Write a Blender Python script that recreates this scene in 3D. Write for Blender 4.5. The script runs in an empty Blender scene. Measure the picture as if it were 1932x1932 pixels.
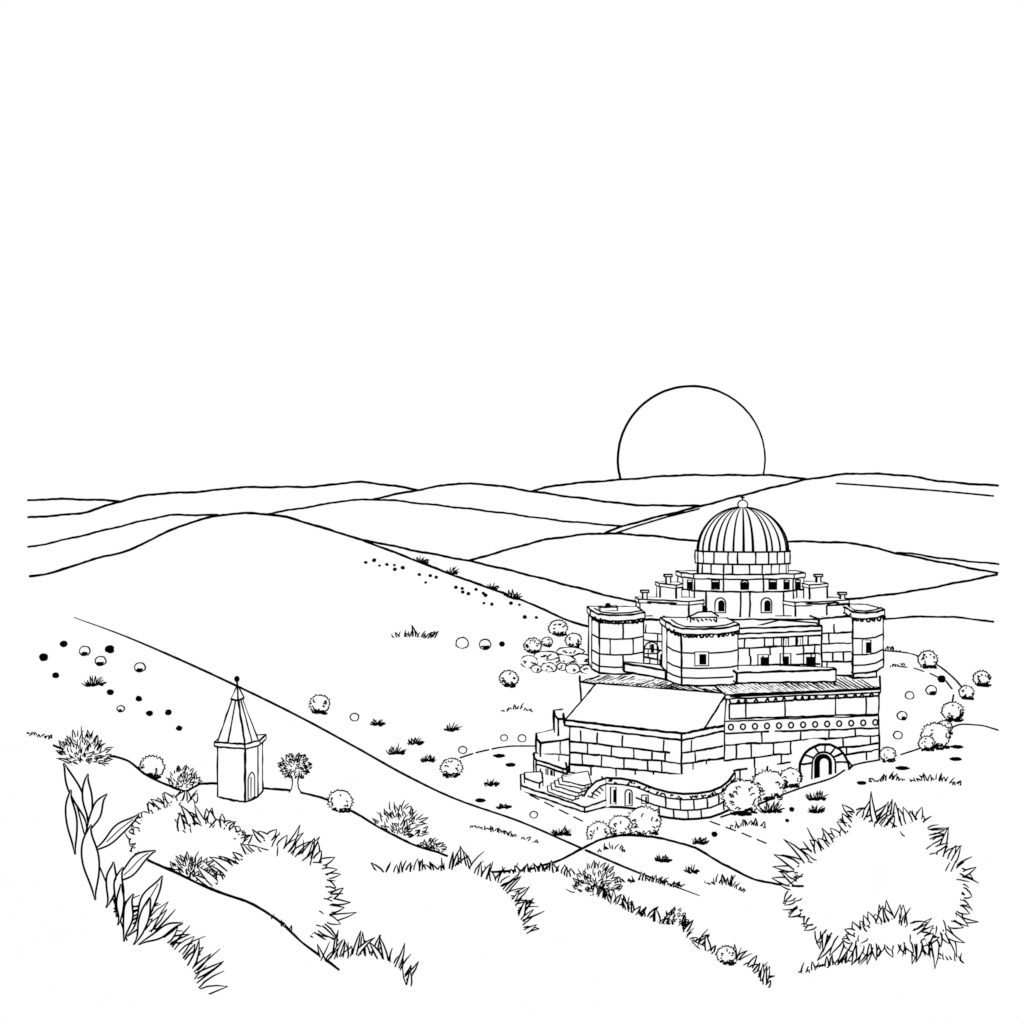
import bpy, math, random
from mathutils import Vector
from mathutils.bvhtree import BVHTree

# ---------------------------------------------------------------- basics
F = 1932*50/36.0      # survey scale: 1 unit of bearing
C = 966.0
CZ = 28.7             # eye height above the valley floor (m)
LW = 1.3              # ink weight
R = random.Random(7)
RW = random.Random(99)
COL = bpy.context.scene.collection

def W(px, py, d):
    return Vector(((px-C)/F*d, d, CZ-(py-C)/F*d))

def emis(name, a, b, scale):
    m = bpy.data.materials.new(name); m.use_nodes = True
    nt = m.node_tree; nt.nodes.clear()
    o = nt.nodes.new('ShaderNodeOutputMaterial'); e = nt.nodes.new('ShaderNodeEmission')
    n = nt.nodes.new('ShaderNodeTexNoise'); n.inputs['Scale'].default_value = scale
    t = nt.nodes.new('ShaderNodeTexCoord')
    r = nt.nodes.new('ShaderNodeValToRGB')
    r.color_ramp.elements[0].color = a; r.color_ramp.elements[1].color = b
    nt.links.new(t.outputs['Object'], n.inputs['Vector'])
    nt.links.new(n.outputs['Fac'], r.inputs['Fac'])
    nt.links.new(r.outputs['Color'], e.inputs['Color'])
    nt.links.new(e.outputs['Emission'], o.inputs['Surface'])
    return m
PAPER = emis('white_drawing_paper', (0.99,0.99,0.99,1), (1,1,1,1), 0.4)  # self-lit white in place of lamps, so every surface shows flat and unshaded
INK = emis('black_ink', (0.0,0.0,0.0,1), (0.002,0.002,0.002,1), 2.0)

class MB:
    def __init__(s): s.v=[]; s.f=[]; s.m=[]
    def face(s, pts, m=0):
        i=len(s.v); s.v += [Vector(p) for p in pts]; s.f.append(tuple(range(i,i+len(pts)))); s.m.append(m)
    def grid(s, rows, m=0, closed=False):
        i=len(s.v); n=len(rows[0])
        for r in rows: s.v += [Vector(p) for p in r]
        for a in range(len(rows)-1):
            for b in range(n if closed else n-1):
                c=(b+1)%n
                s.f.append((i+a*n+b, i+a*n+c, i+(a+1)*n+c, i+(a+1)*n+b)); s.m.append(m)
    def tube(s, pts, w=3.6, ws=None, closed=False, n=5, m=1):
        P=[Vector(p) for p in pts]
        if len(P)==2 and ws is None:      # hand-drawn wobble on long straight strokes
            px=(P[1]-P[0]).length/max(P[0].y,1)*F
            if px>16:
                k=max(2,int(px/11)); a=(P[1]-P[0])
                u=a.cross(Vector((0,1,0))); u=u.normalized() if u.length>1e-6 else Vector((0,0,0))
                Q=[]; off=0; ws=[]
                for i in range(k+1):
                    if 0<i<k: off=off*.5+RW.uniform(-.8,.8)
                    else: off=RW.uniform(-.5,.5)
                    Q.append(P[0]+a*(i/k)+u*(off/F*P[0].y)); ws.append(w*RW.uniform(.8,1.22))
                P=Q
        Q=[P[0]]
        for p in P[1:]:
            if (p-Q[-1]).length > 1e-5: Q.append(p)
        if ws is not None and len(ws)!=len(Q): ws=None if len(Q)<2 else [ws[min(len(ws)-1,int(k*len(ws)/len(Q)))] for k in range(len(Q))]
        P=Q; L=len(P)
        if L<2: return
        i=len(s.v)
        for k in range(L):
            if closed: t=P[(k+1)%L]-P[k-1]
            else: t=P[min(k+1,L-1)]-P[max(k-1,0)]
            if t.length<1e-7: t=P[min(k+1,L-1)]-P[k]
            if t.length<1e-7: t=Vector((1,0,0))
            t.normalize()
            a=t.cross(Vector((0,1,0)))
            if a.length<0.12: a=t.cross(Vector((0,0,1)))
            a.normalize(); b=t.cross(a)
            wd = w if ws is None else ws[k]
            r=LW*wd/2*max(P[k].y,1)/F
            for j in range(n):
                an=2*math.pi*j/n
                s.v.append(P[k]+a*(r*math.cos(an))+b*(r*math.sin(an)))
        for k in range(L if closed else L-1):
            k2=(k+1)%L
            for j in range(n):
                j2=(j+1)%n
                s.f.append((i+k*n+j,i+k*n+j2,i+k2*n+j2,i+k2*n+j)); s.m.append(m)
        if not closed:
            s.f.append(tuple(i+j for j in range(n))[::-1]); s.m.append(m)
            s.f.append(tuple(i+(L-1)*n+j for j in range(n))); s.m.append(m)
    def ball(s, c, rx, ry, rz, m=0, nu=14, nv=9, jit=0.0, rnd=R):
        rows=[]
        for a in range(nv+1):
            ph=-math.pi/2+math.pi*a/nv; row=[]
            for b in range(nu):
                th=2*math.pi*b/nu; q=1+(rnd.uniform(-jit,jit) if 0<a<nv else 0)
                row.append(c+Vector((rx*q*math.cos(ph)*math.cos(th), ry*q*math.cos(ph)*math.sin(th), rz*q*math.sin(ph))))
            rows.append(row)
        s.grid(rows, m, True)

WL={}
def make(name, mb, origin, parent=None, **props):
    origin=Vector(origin)
    me=bpy.data.meshes.new(name)
    me.from_pydata([tuple(v-origin) for v in mb.v], [], mb.f)
    me.materials.append(PAPER); me.materials.append(INK)
    me.polygons.foreach_set('material_index', mb.m)
    me.update()
    o=bpy.data.objects.new(name, me); COL.objects.link(o)
    WL[o.name]=origin
    if parent is not None:
        o.parent=parent; o.location=origin-WL[parent.name]
    else: o.location=origin
    for k,v in props.items(): o[k]=v
    return o
def empty(name, origin, **props):
    o=bpy.data.objects.new(name, None); COL.objects.link(o); o.empty_display_size=0.5
    o.location=origin; WL[o.name]=Vector(origin)
    for k,v in props.items(): o[k]=v
    return o

def curve(kn, x):
    if x<=kn[0][0]: return kn[0][1]
    if x>=kn[-1][0]: return kn[-1][1]
    for i in range(len(kn)-1):
        if kn[i][0]<=x<=kn[i+1][0]: break
    def sl(a,b): return (kn[b][1]-kn[a][1])/(kn[b][0]-kn[a][0])
    s0=sl(i,i+1)
    def tan(j):
        if j==0 or j==len(kn)-1: return s0
        a=sl(j-1,j); b=sl(j,j+1)
        if a*b<=0: return 0.0
        return 2*a*b/(a+b)
    m0=tan(i); m1=tan(i+1); h=kn[i+1][0]-kn[i][0]; t=(x-kn[i][0])/h
    return (2*t**3-3*t*t+1)*kn[i][1]+(t**3-2*t*t+t)*h*m0+(-2*t**3+3*t*t)*kn[i+1][1]+(t**3-t*t)*h*m1

# ---------------------------------------------------------------- terrain
TV=[]; TF=[]
def hill(ridge, D, front, inks, name='hill', rows=8):
    mb=MB(); xs=[-500+14*i for i in range(212)]
    Rw=[]
    for k in (0.8,0.5,0.25,0.1,0.03):
        row=[]
        for x in xs:
            p=W(x,curve(ridge,x),D); q=p.copy()
            q.x=p.x*(1+k); q.y=D*(1+k); q.z=CZ+(p.z-CZ)*(1+k)-0.15*D*k
            row.append(q)
        Rw.append(row)
    Rw.append([W(x,curve(ridge,x),D) for x in xs])
    for fi in range(len(front)):
        pf,df=front[fi]
        for r in range(1,rows+1):
            t=r/rows; row=[]
            for x in xs:
                if fi==0: p0,d0=curve(ridge,x),D
                else: p0,d0=front[fi-1]
                p0=min(p0,pf-1)
                row.append(W(x,p0+(pf-p0)*t,1/((1-t)/d0+t/df)))
            Rw.append(row)
    mb.grid(Rw)
    o=len(TV); TV.extend(mb.v); TF.extend([tuple(o+i for i in f) for f in mb.f])
    for (x0,x1,w) in inks:
        n=max(3,int((x1-x0)/7))
        pts=[]; 
        for i in range(n+1):
            x=x0+(x1-x0)*i/n
            pts.append(W(x,curve(ridge,x)-w*.35+math.sin(x*0.09)*0.6+math.sin(x*.31)*.25,D*0.9985))
        mb.tube(pts,w,ws=[w*RW.uniform(.85,1.12) for _ in pts])
    c=W((inks[0][0]+inks[0][1])/2, curve(ridge,(inks[0][0]+inks[0][1])/2), D) if inks else W(966,curve(ridge,966),D)
    return make(name, mb, c, kind='structure')

def far(D): return [(1260,D*0.88)]
hill([(-500,960),(52,946),(100,943),(160,944),(225,947),(400,962),(2450,985)],3200,far(3200),[(52,228,3.8)])
hill([(-500,990),(900,962),(1000,929),(1060,916),(1180,906),(1300,898),(1440,898),(1522,906),(1600,925),(2450,985)],2700,far(2700),[(1000,1522,3.8)])
hill([(-500,1030),(52,978),(150,970),(225,948),(290,934),(380,929),(460,921),(585,920),(675,911),(740,918),(790,926),(900,950),(2450,1000)],2400,far(2400),[(52,795,3.8)])
hill([(-500,1000),(600,967),(705,943),(795,925),(870,914),(920,916),(1000,928),(1100,942),(1220,955),(1320,956),(1400,975),(2450,1050)],1900,far(1900),[(705,1322,3.8)])
hill([(-500,1060),(400,992),(505,971),(600,955),(665,945),(710,944),(800,952),(940,968),(1060,984),(1175,995),(1300,1020),(2450,1100)],1550,far(1550),[(500,1175,3.4)])
hill([(-500,1100),(52,1034),(120,1020),(200,1001),(270,984),(330,973),(410,973),(460,985),(600,1045),(2450,1200)],1350,far(1350),[(52,412,3.4)])
hill([(-500,1150),(1040,1040),(1140,1007),(1180,993),(1320,957),(1400,936),(1480,916),(1530,905),(1620,895),(1700,898),(1780,910),(1883,918),(2450,960)],1180,far(1180),[(1140,1884,3.8)])
hill([(-500,1200),(1500,1110),(1640,1050),(1690,1044),(1780,1055),(1885,1066),(2450,1120)],930,far(930),[(1690,1885,3.4)])
hill([(-500,1200),(800,1090),(885,1060),(960,1038),(1040,1018),(1140,1008),(1220,1012),(1320,1023),(1400,1027),(1485,1023),(1600,1026),(1690,1045),(1780,1063),(1883,1083),(2450,1160)],750,far(750),[(885,1883,3.8)])
hill([(-500,1120),(600,1014),(685,1021),(780,1040),(885,1060),(980,1082),(1100,1113),(1200,1136),(1400,1148),(1600,1132),(1720,1117),(1800,1102),(1882,1086),(2450,1000)],560,far(560),[(685,1882,3.8)])
# valley floor and the big hill behind it: one sheet
hill([(-500,1130),(52,1090),(90,1084),(180,1056),(240,1041),(320,1003),(400,977),(460,970),(520,974),(600,995),(680,1020),(760,1050),(850,1085),(980,1132),(1115,1185),(1300,1205),(1500,1190),(1665,1170),(1740,1165),(1800,1166),(1875,1175),(2450,1215)],352,[(1500,144.3),(2100,67.9)],[(55,1160,4.2),(1660,1875,3.6)],name='hill',rows=14)
# knoll below the church
hill([(-500,1990),(800,1702),(905,1647),(970,1645),(1040,1630),(1100,1602),(1140,1583),(1190,1577),(1250,1584),(1310,1601),(1370,1635),(1440,1665),(1500,1673),(1535,1675),(1700,1692),(2450,1760)],100,[(2100,56)],[(905,1535,3.8)])
# ridge with the little tower
hill([(-500,1250),(52,1382),(100,1407),(160,1428),(210,1428),(240,1436),(270,1460),(310,1480),(350,1494),(380,1480),(410,1480),(485,1487),(560,1495),(610,1508),(660,1530),(720,1565),(780,1595),(840,1615),(900,1647),(960,1690),(1010,1765),(1080,1990)],80,[(2100,38)],[(100,150,3.6),(208,412,3.8),(483,845,3.8)])
# nearest bank
hill([(-500,1680),(60,1620),(200,1592),(280,1625),(340,1652),(400,1680),(470,1705),(520,1735),(570,1780),(640,1832),(760,1930),(900,2050)],45,[(2150,24)],[(278,640,4.6)])
g=MB(); g.face([(-6000,-200,-32),(6000,-200,-32),(6000,7000,-32),(-6000,7000,-32)])
make('ground',g,(0,0,-32),kind='structure')

TB=BVHTree.FromPolygons([tuple(v) for v in TV], TF)
def hit(px,py,b=None):
    d=(W(px,py,1.0)-Vector((0,0,CZ))); dn=d.normalized()
    r=(b or TB).ray_cast(Vector((0,0,CZ)),dn)
    return r[0] if r[0] is not None else W(px,py,100)

def gline(pts, w=3.6, taper=False, name='path', dash=None, step=6, jump=8):
    """ink contour lying on the terrain"""
    mb=MB(); P=[]
    for i in range(len(pts)-1):
        (a,b),(c,e)=pts[i],pts[i+1]; n=max(1,int(math.hypot(c-a,e-b)/step))
        for k in range(n): P.append((a+(c-a)*k/n,b+(e-b)*k/n))
    P.append(pts[-1])
    H=[hit(*p)*0.9985+Vector((0,0,CZ*0.0015)) for p in P]
    segs=[[0]]
    for i in range(1,len(H)):
        if abs(H[i].y-H[i-1].y)>jump+0.06*H[i].y: segs.append([])
        segs[-1].append(i)
    for s in segs:
        if dash:
            k=0
            while k<len(s):
                q=s[k:k+dash[0]+1]
                if len(q)>1: mb.tube([H[i] for i in q],w)
                k+=dash[0]+dash[1]
        elif len(s)>1:
            ws=[w*RW.uniform(.88,1.1)*(min(1,0.35+i/(len(H)*0.25)) if taper else 1)*(min(1,0.35+(len(H)-i)/(len(H)*0.15)) if taper else 1) for i in s]
            mb.tube([H[i] for i in s],w,ws=ws)
    return make(name,mb,H[len(H)//2],kind='structure')

def sm(kn,n=4):
    return [(x,curve(kn,x)) for x in [kn[0][0]+(kn[-1][0]-kn[0][0])*i/(n*len(kn)) for i in range(n*len(kn)+1)]]
gline(sm([(140,1165),(230,1198),(340,1245),(450,1296),(560,1350),(680,1415),(760,1460),(860,1508),(980,1550),(1100,1602),(1200,1645),(1320,1690)]),4.0,True)
gline([(1162,1006),(1200,993),(1260,975),(1320,960)],3)
gline(sm([(1577,912),(1650,917),(1780,927),(1875,936)]),3)
gline(sm([(868,1430),(900,1420),(940,1411)]),3,dash=(4,1))
gline(sm([(940,1411),(970,1408),(1012,1408)]),3)
gline(sm([(1667,1228),(1710,1232),(1760,1250),(1800,1280),(1822,1306)]),3)
gline([(1690,1257),(1725,1261),(1755,1271),(1785,1285),(1800,1305),(1795,1335)],2.8,dash=(3,2))
gline(sm([(1700,1424),(1740,1410),(1780,1382),(1815,1367),(1850,1369),(1883,1378)]),3.2)
gline([(1000,1500),(1050,1525),(1110,1555)],2.6,dash=(3,2))
gline([(1340,1550),(1400,1572),(1457,1596)],2.6,dash=(3,2))
gline(sm([(1360,1542),(1420,1522),(1470,1502),(1520,1484),(1570,1468),(1610,1444),(1660,1434)]),3.6)

# ---------------------------------------------------------------- sun
c=W(1304,867,3500); rr=138.5/F*3500
mb=MB(); mb.ball(c,rr*0.98,rr*0.98,rr*0.98,0,40,24)
mb.tube([c+Vector((rr*(1+RW.uniform(-.002,.002))*math.cos(a*math.pi/60),-2,rr*(1+RW.uniform(-.002,.002))*math.sin(a*math.pi/60))) for a in range(120)],4.0,closed=True)
make('sun',mb,c,label='large plain round sun setting behind the hills',category='sun')

# ---------------------------------------------------------------- church helpers
class Pl:
    def __init__(s,pA,dA,pB,dB):
        a=W(pA,C,dA); b=W(pB,C,dB); s.a=a; u=b-a; s.n=Vector((-u.y,u.x,0))
    def d(s,px):
        r=Vector(((px-C)/F,1,0)); return s.n.dot(Vector((s.a.x,s.a.y,0)))/s.n.dot(r)
    def at(s,px,py,k=0.9997): return W(px,py,s.d(px)*k)
def prism(mb,pts,back,w=3.6):
    """solid from front corners (bearing, distance, top, bottom[, smooth])"""
    T=[W(p[0],p[2],p[1]) for p in pts]; B=[W(p[0],p[3],p[1]) for p in pts]
    y1=max(T[0].y,T[-1].y)+back
    Tb=[Vector((T[-1].x,y1,T[-1].z)),Vector((T[0].x,y1,T[0].z))]
    Bb=[Vector((B[-1].x,y1,B[-1].z)),Vector((B[0].x,y1,B[0].z))]
    TT=T+Tb; BB=B+Bb; n=len(TT)
    for i in range(n):
        j=(i+1)%n; mb.face([BB[i],BB[j],TT[j],TT[i]])
    cT=sum(TT,Vector())/n
    for i in range(n): mb.face([TT[i],TT[(i+1)%n],cT])
    mb.face(BB[::-1])
    if w:
        for i in range(n):
            j=(i+1)%n
            mb.tube([TT[i],TT[j]],w); mb.tube([BB[i],BB[j]],w*0.9)
            if not (i<len(pts) and len(pts[i])>4): mb.tube([BB[i],TT[i]],w*0.95)
    return mb
def lines(mb,pl,segs,w=2.8):
    for s in segs: mb.tube([pl.at(x,y) for x,y in s],w)
def bricks(mb,pl,x0,x1,t0,t1,b0,b1,n,step,w=2.8,skip=0.12,rnd=None,top=False):
    rnd=rnd or R
    Y=lambda x,v:(t0+(t1-t0)*(x-x0)/(x1-x0))*(1-v)+(b0+(b1-b0)*(x-x0)/(x1-x0))*v
    off=[0]+[rnd.uniform(-.12,.12)/n for _ in range(n-1)]+[0]
    for r in range(n):
        v0=r/n+off[r]; v1=(r+1)/n+off[r+1]
        if r or top:
            x=x0; jy=0
            while x<x1-1:
                e=min(x1,x+rnd.uniform(25,60)); j2=rnd.uniform(-1.5,1.5)
                if rnd.random()>skip: mb.tube([pl.at(x,Y(x,v0)+jy),pl.at(e,Y(e,v0)+j2)],w*rnd.uniform(.8,1.25))
                x=e; jy=j2
        x=x0+rnd.uniform(.3,1)*step
        while x<x1-step*0.25:
            if rnd.random()>skip*1.2: mb.tube([pl.at(x,Y(x,v0)),pl.at(x+rnd.uniform(-1,1),Y(x,v1))],w*0.95)
            x+=step*rnd.uniform(.55,1.45)
def archpts(x,y,w,h,arch=True):
    if not arch: return [(x-w/2,y+h/2),(x-w/2,y-h/2),(x+w/2,y-h/2),(x+w/2,y+h/2)]
    P=[(x-w/2,y+h/2)]
    for i in range(9):
        a=math.pi-math.pi*i/8; P.append((x+w/2*math.cos(a),y-h/2+w/2-w/2*math.sin(a)))
    P.append((x+w/2,y+h/2)); return P
def opening(name,parent,pl,x,y,w,h,arch=True,inner=0.62,lw=2.4,dx=2,k=0.9992):
    mb=MB(); A=archpts(x,y,w,h,arch)
    mb.face([pl.at(p,q,k+0.0003) for p,q in A])
    mb.tube([pl.at(p,q,k) for p,q in A],lw,closed=True)
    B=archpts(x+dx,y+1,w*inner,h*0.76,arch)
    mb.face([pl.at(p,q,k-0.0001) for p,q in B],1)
    return make(name,mb,pl.at(x,y+h/2),parent)

CH=empty('domed_church',W(1360,1482,152),label='domed stone church with terraced towers and arched gate',category='church')
def part(name,pts,back,parent=None,w=3.6,fn=None,**pr):
    mb=prism(MB(),pts,back,w)
    if fn: fn(mb)
    a=pts[len(pts)//2]
    return make(name,mb,W(a[0],a[3],a[1]),parent or CH,**pr)

rb=random.Random(21)
# --- big hall
HP=Pl(1362,151,1658,164)
def f(mb):
    bricks(mb,HP,1376,1656,1328,1313,1356,1348,1,75,2.8,0,rb)
    lines(mb,HP,[[(1376,1328),(1656,1313)],[(1376,1356),(1656,1348)],[(1376,1328),(1376,1356)],[(1366,1384),(1450,1380)],[(1462,1380),(1655,1374)]],3)
    bricks(mb,HP,1364,1656,1384,1374,1484,1430,4,38,3.0,0.1,rb)
hall=part('hall',[(1330,152,1376,1486),(1366,151.2,1318,1482),(1658,164,1302,1436)],10,fn=f)
mb=MB(); DP=HP
for i in range(13):
    x=1379+i*22.7; y=1372-i*0.75
    mb.tube([DP.at(x+4.6*math.cos(a*math.pi/5),y+5.2*math.sin(a*math.pi/5),0.9988) for a in range(10)],2.8,closed=True)
mb.tube([DP.at(1368,1361),DP.at(1658,1350)],2.2)
make('frieze',mb,DP.at(1510,1368),CH,label='row of small round bosses')
CP=Pl(1372,149.6,1661,163)
def f(mb):
    x=1376
    while x<1658:
        y=1322-(x-1376)*0.056; s=rb.uniform(12,22)
        mb.tube([CP.at(x,y-1,.9995),CP.at(x+s*.2,y+6,.9995),CP.at(x+s*.75,y+6,.9995),CP.at(min(x+s,1660),y-1,.9995)],3.2); x+=s
part('cornice',[(1368,149.8,1311,1319),(1661,163,1299,1306)],1.0,fn=f,w=3)
# --- terrace roof, hatched
rv=[W(1094,1286,157),W(1125,1291,156.3),W(1370,1311,151.4),W(1380,1314,149.6),W(1661,1300,163),W(1660,1276,170),W(1640,1262,176),W(1130,1262,172),W(1094,1276,164)]
mb=MB(); cc=sum(rv,Vector())/len(rv)
for i in range(len(rv)): mb.face([rv[i],rv[(i+1)%len(rv)],cc])
RB=BVHTree.FromPolygons([tuple(v) for v in mb.v], mb.f)
mb.tube([rv[-1]]+rv[:6],3.6)
def hatch(p,q,w):
    A=hit(*p,RB); B=hit(*q,RB)
    if A.y>120 and B.y>120:
        mb.tube([A*0.9994+Vector((0,0,CZ*.0006)),B*0.9994+Vector((0,0,CZ*.0006))],w)
x=1100
while x<1270:
    yb=1286+(x-1100)*0.085; hatch((x,yb-1),(x+30+rb.uniform(-4,6),yb-rb.uniform(9,15)),rb.uniform(1.7,2.4)); x+=rb.uniform(6,9)
x=1262
while x<1402:
    yb=1300+(x-1262)*.09
    hatch((x,yb),(x-30,yb-rb.uniform(7,12)),rb.uniform(1.7,2.4)); x+=rb.uniform(6,9)
x=1374
while x<1655:
    yb=1313-(x-1380)*0.05; L=rb.uniform(18,28); hatch((x,yb-1),(x-L*1.3,yb-L*.85),rb.uniform(1.7,2.4)); x+=rb.uniform(6,9)
make('terrace_roof',mb,W(1370,1311,151.4),CH,label='flat roof with hatched boards')
# --- nave block in front
NL=Pl(1075,153,1286,142); NR=Pl(1286,142,1366,150.5)
def f(mb):
    bricks(mb,NL,1077,1284,1376,1400,1466,1484,4,42,3.2,0.06,rb)
    bricks(mb,NR,1288,1364,1400,1384,1484,1478,4,36,3.0,0.2,rb)
part('nave_wall',[(1075,153,1366,1468),(1286,142,1388,1486),(1366,150.5,1373,1480)],6,fn=f)
part('cornice',[(1066,152.8,1359,1369),(1286,141.2,1384,1397),(1366,150,1369,1380)],5)
mb=MB()
a,b,c2,d2,e2,f2=W(1125,1290,156.1),W(1370,1309,151.2),W(1327,1376,145.6),W(1286,1384,141.2),W(1066,1359,152.8),W(1366,1369,149.9)
mb.face([a,b,d2]); mb.face([a,d2,e2]); mb.face([b,c2,d2]); mb.face([b,f2,c2])
ab=Vector((a.x,a.y+4,a.z)); eb=Vector((e2.x,e2.y+8,e2.z)); mb.face([a,e2,eb,ab])
for s in ([a,b],[a,e2],[b,c2],[e2,d2],[d2,f2],[b,f2]): mb.tube(s,3.6)
mb.tube([W(1096,1322,154.6),W(1094,1284,157)],3)
make('sloping_roof',mb,d2,CH,label='plain white hipped roof')
# --- small annexes, porch, stairs
part('annex',[(1047,160,1350,1402),(1053,157,1357,1402),(1080,156,1358,1402)],4)
AP=Pl(1020,155.5,1080,153)
def f(mb): bricks(mb,AP,1020,1078,1400,1398,1440,1446,2,24,2.6,0.1,rb)
part('annex',[(1013,158,1395,1436),(1020,155.3,1402,1442),(1080,153,1394,1448)],4,fn=f)
PP=Pl(1012,153.3,1070,149.5)
def f(mb):
    for x in (1020,1030,1034,1046,1062): lines(mb,PP,[[(x,1450),(x+rb.uniform(-1,1),1482)]],2.4)
    lines(mb,PP,[[(1013,1442),(1070,1460)]],3)
    mb.face([PP.at(x,y,.9995) for x,y in ((1038,1452),(1043,1454),(1043,1480),(1038,1478))],1)
part('porch',[(1008,154,1430,1476),(1012,153.3,1434,1480),(1070,149.5,1452,1494)],3,fn=f)
mb=MB()
prism(mb,[(983,146.5,1482,1492),(1103,134.8,1523,1532),(1150,138.0,1508,1519)],6,3.2)
for i in range(5):
    prism(mb,[(1034+7*i,142.5+i*.8,1494-5*i,1502-5*i),(1080+6*i,137.6+i*.9,1510-7*i,1518-7*i),(1092+6*i,138.6+i*.9,1506-7*i,1512-7*i)],3,2.2)
prism(mb,[(990,147.8,1468,1482),(1018,144.7,1478,1491),(1024,145.7,1474,1488)],3,3)
make('staircase',mb,W(1103,1533,136),CH)
aw=[(1120,144,1482,1526),(1145,137.6,1468,1522),(1172,136.8,1469,1523),(1200,136.2,1474,1526),(1235,133.6,1488,1538),(1262,132.4,1495,1543),(1290,131.6,1498,1546),(1315,131.8,1497,1545),(1340,132.4,1493,1542),(1360,133.8,1485,1535),(1375,135.4,1473,1528),(1386,140.6,1458,1510)]
mbw=prism(MB(),aw,3,0)
T=[W(p[0],p[2],p[1]) for p in aw]; B=[W(p[0],p[3],p[1]) for p in aw]
mbw.tube(T,3.8); mbw.tube(B,3.8); mbw.tube([T[1],B[1]],3.4); mbw.tube([T[-1],B[-1]],3.4)
mbw.tube([W(p[0],p[2]+11,p[1]*.9996) for p in aw[1:]],2.6)
mbw.tube([W(p[0],p[2]+31,p[1]*.9994) for p in aw[3:]],2.8)
for i in range(1,len(aw)-1):
    p,q=aw[i],aw[i+1]; pl=Pl(p[0],p[1],q[0],q[1])
    for row,(t,bt) in enumerate(((11,31),(31,47))):
        if i<3 : continue
        x=p[0]+(q[0]-p[0])*(.3 if row else .75)
        y=p[2]+(q[2]-p[2])*(x-p[0])/(q[0]-p[0])
        if rb.random()<.85: mbw.tube([pl.at(x,y+t,.9994),pl.at(x+1,y+bt,.9994)],2.8)
    for k in range(5):
        x=rb.uniform(p[0],q[0]-3); y=p[2]+(q[2]-p[2])*(x-p[0])/(q[0]-p[0])
        mbw.tube([pl.at(x,y+rb.uniform(2,12),.9993),pl.at(x+rb.uniform(2,6),y+rb.uniform(3,11),.9993)],2.6)
AW=make('apse_wall',mbw,W(1290,1546,131.6),CH,label='low curved masonry wall')
opening('doorway',AW,Pl(1172,136.8,1200,136.2),1186,1505,13,30,True,.3,k=.999)
opening('doorway',AW,Pl(1145,137.6,1172,136.8),1157,1501,10,32,False,.4,k=.999)
opening('window',AW,Pl(1200,136.2,1235,133.6),1217,1508,12,16,False,.3,k=.999)
mb=MB(); pl=Pl(1100,140,1150,137.2)
mb.face([pl.at(x,y) for x,y in ((1098,1520),(1108,1492),(1125,1475),(1147,1468),(1150,1522),(1130,1527))])
mb.tube([pl.at(x,y,.9993) for x,y in ((1098,1510),(1108,1490),(1125,1474),(1147,1467))],3.4)
mb.tube([pl.at(x,y,.9993) for x,y in ((1112,1516),(1120,1495),(1133,1483),(1147,1478))],2.8)
for i in range(5): mb.tube([pl.at(1102+i*7,1508-i*6,.9993),pl.at(1118+i*5,1512-i*5,.9993)],2.4)
make('side_arch',mb,pl.at(1125,1525),CH)
# --- gateway
GP=Pl(1510,151.5,1606,158.5); mb=MB()
out=[(1511,1482)]+[(1555+46*math.cos(math.pi-i*math.pi/14),1450-46*math.sin(math.pi-i*math.pi/14)) for i in range(15)]+[(1606,1446)]
inn=[(1531,1476)]+[(1554+22*math.cos(math.pi-i*math.pi/10),1441-22*math.sin(math.pi-i*math.pi/10)) for i in range(11)]+[(1576,1466)]
fr=[GP.at(x,y) for x,y in out]+[GP.at(1590,1466),GP.at(1560,1475)]
bk=[p+Vector((0,5,0)) for p in fr]
mb.face(fr)
for i in range(len(fr)):
    j=(i+1)%len(fr); mb.face([fr[i],fr[j],bk[j],bk[i]])
mb.tube([GP.at(x+rb.uniform(-.8,.8),y+rb.uniform(-.8,.8),.9995) for x,y in out[:-1]],4.2); mb.tube([GP.at(x,y,.9995) for x,y in inn],3.4)
mb.tube([GP.at(1600,1436,.9995),GP.at(1608,1445,.9995),GP.at(1592,1462,.9995),GP.at(1570,1474,.9995),GP.at(1540,1478,.9995),GP.at(1512,1482,.9995)],3.6)
for i in (1,3,5,7,9,11,12.6):
    a=math.pi-i*math.pi/14+rb.uniform(-.06,.06); mb.tube([GP.at(1555+24*math.cos(a),1444-24*math.sin(a),.9995),GP.at(1555+45*math.cos(a),1450-45*math.sin(a),.9995)],3.4)
gw=make('gateway',mb,GP.at(1555,1478),CH)
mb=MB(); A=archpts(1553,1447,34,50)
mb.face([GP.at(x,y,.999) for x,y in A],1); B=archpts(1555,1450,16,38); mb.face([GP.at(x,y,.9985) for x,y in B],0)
make('door',mb,GP.at(1553,1472),gw,label='arched doorway in deep shade')

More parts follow.
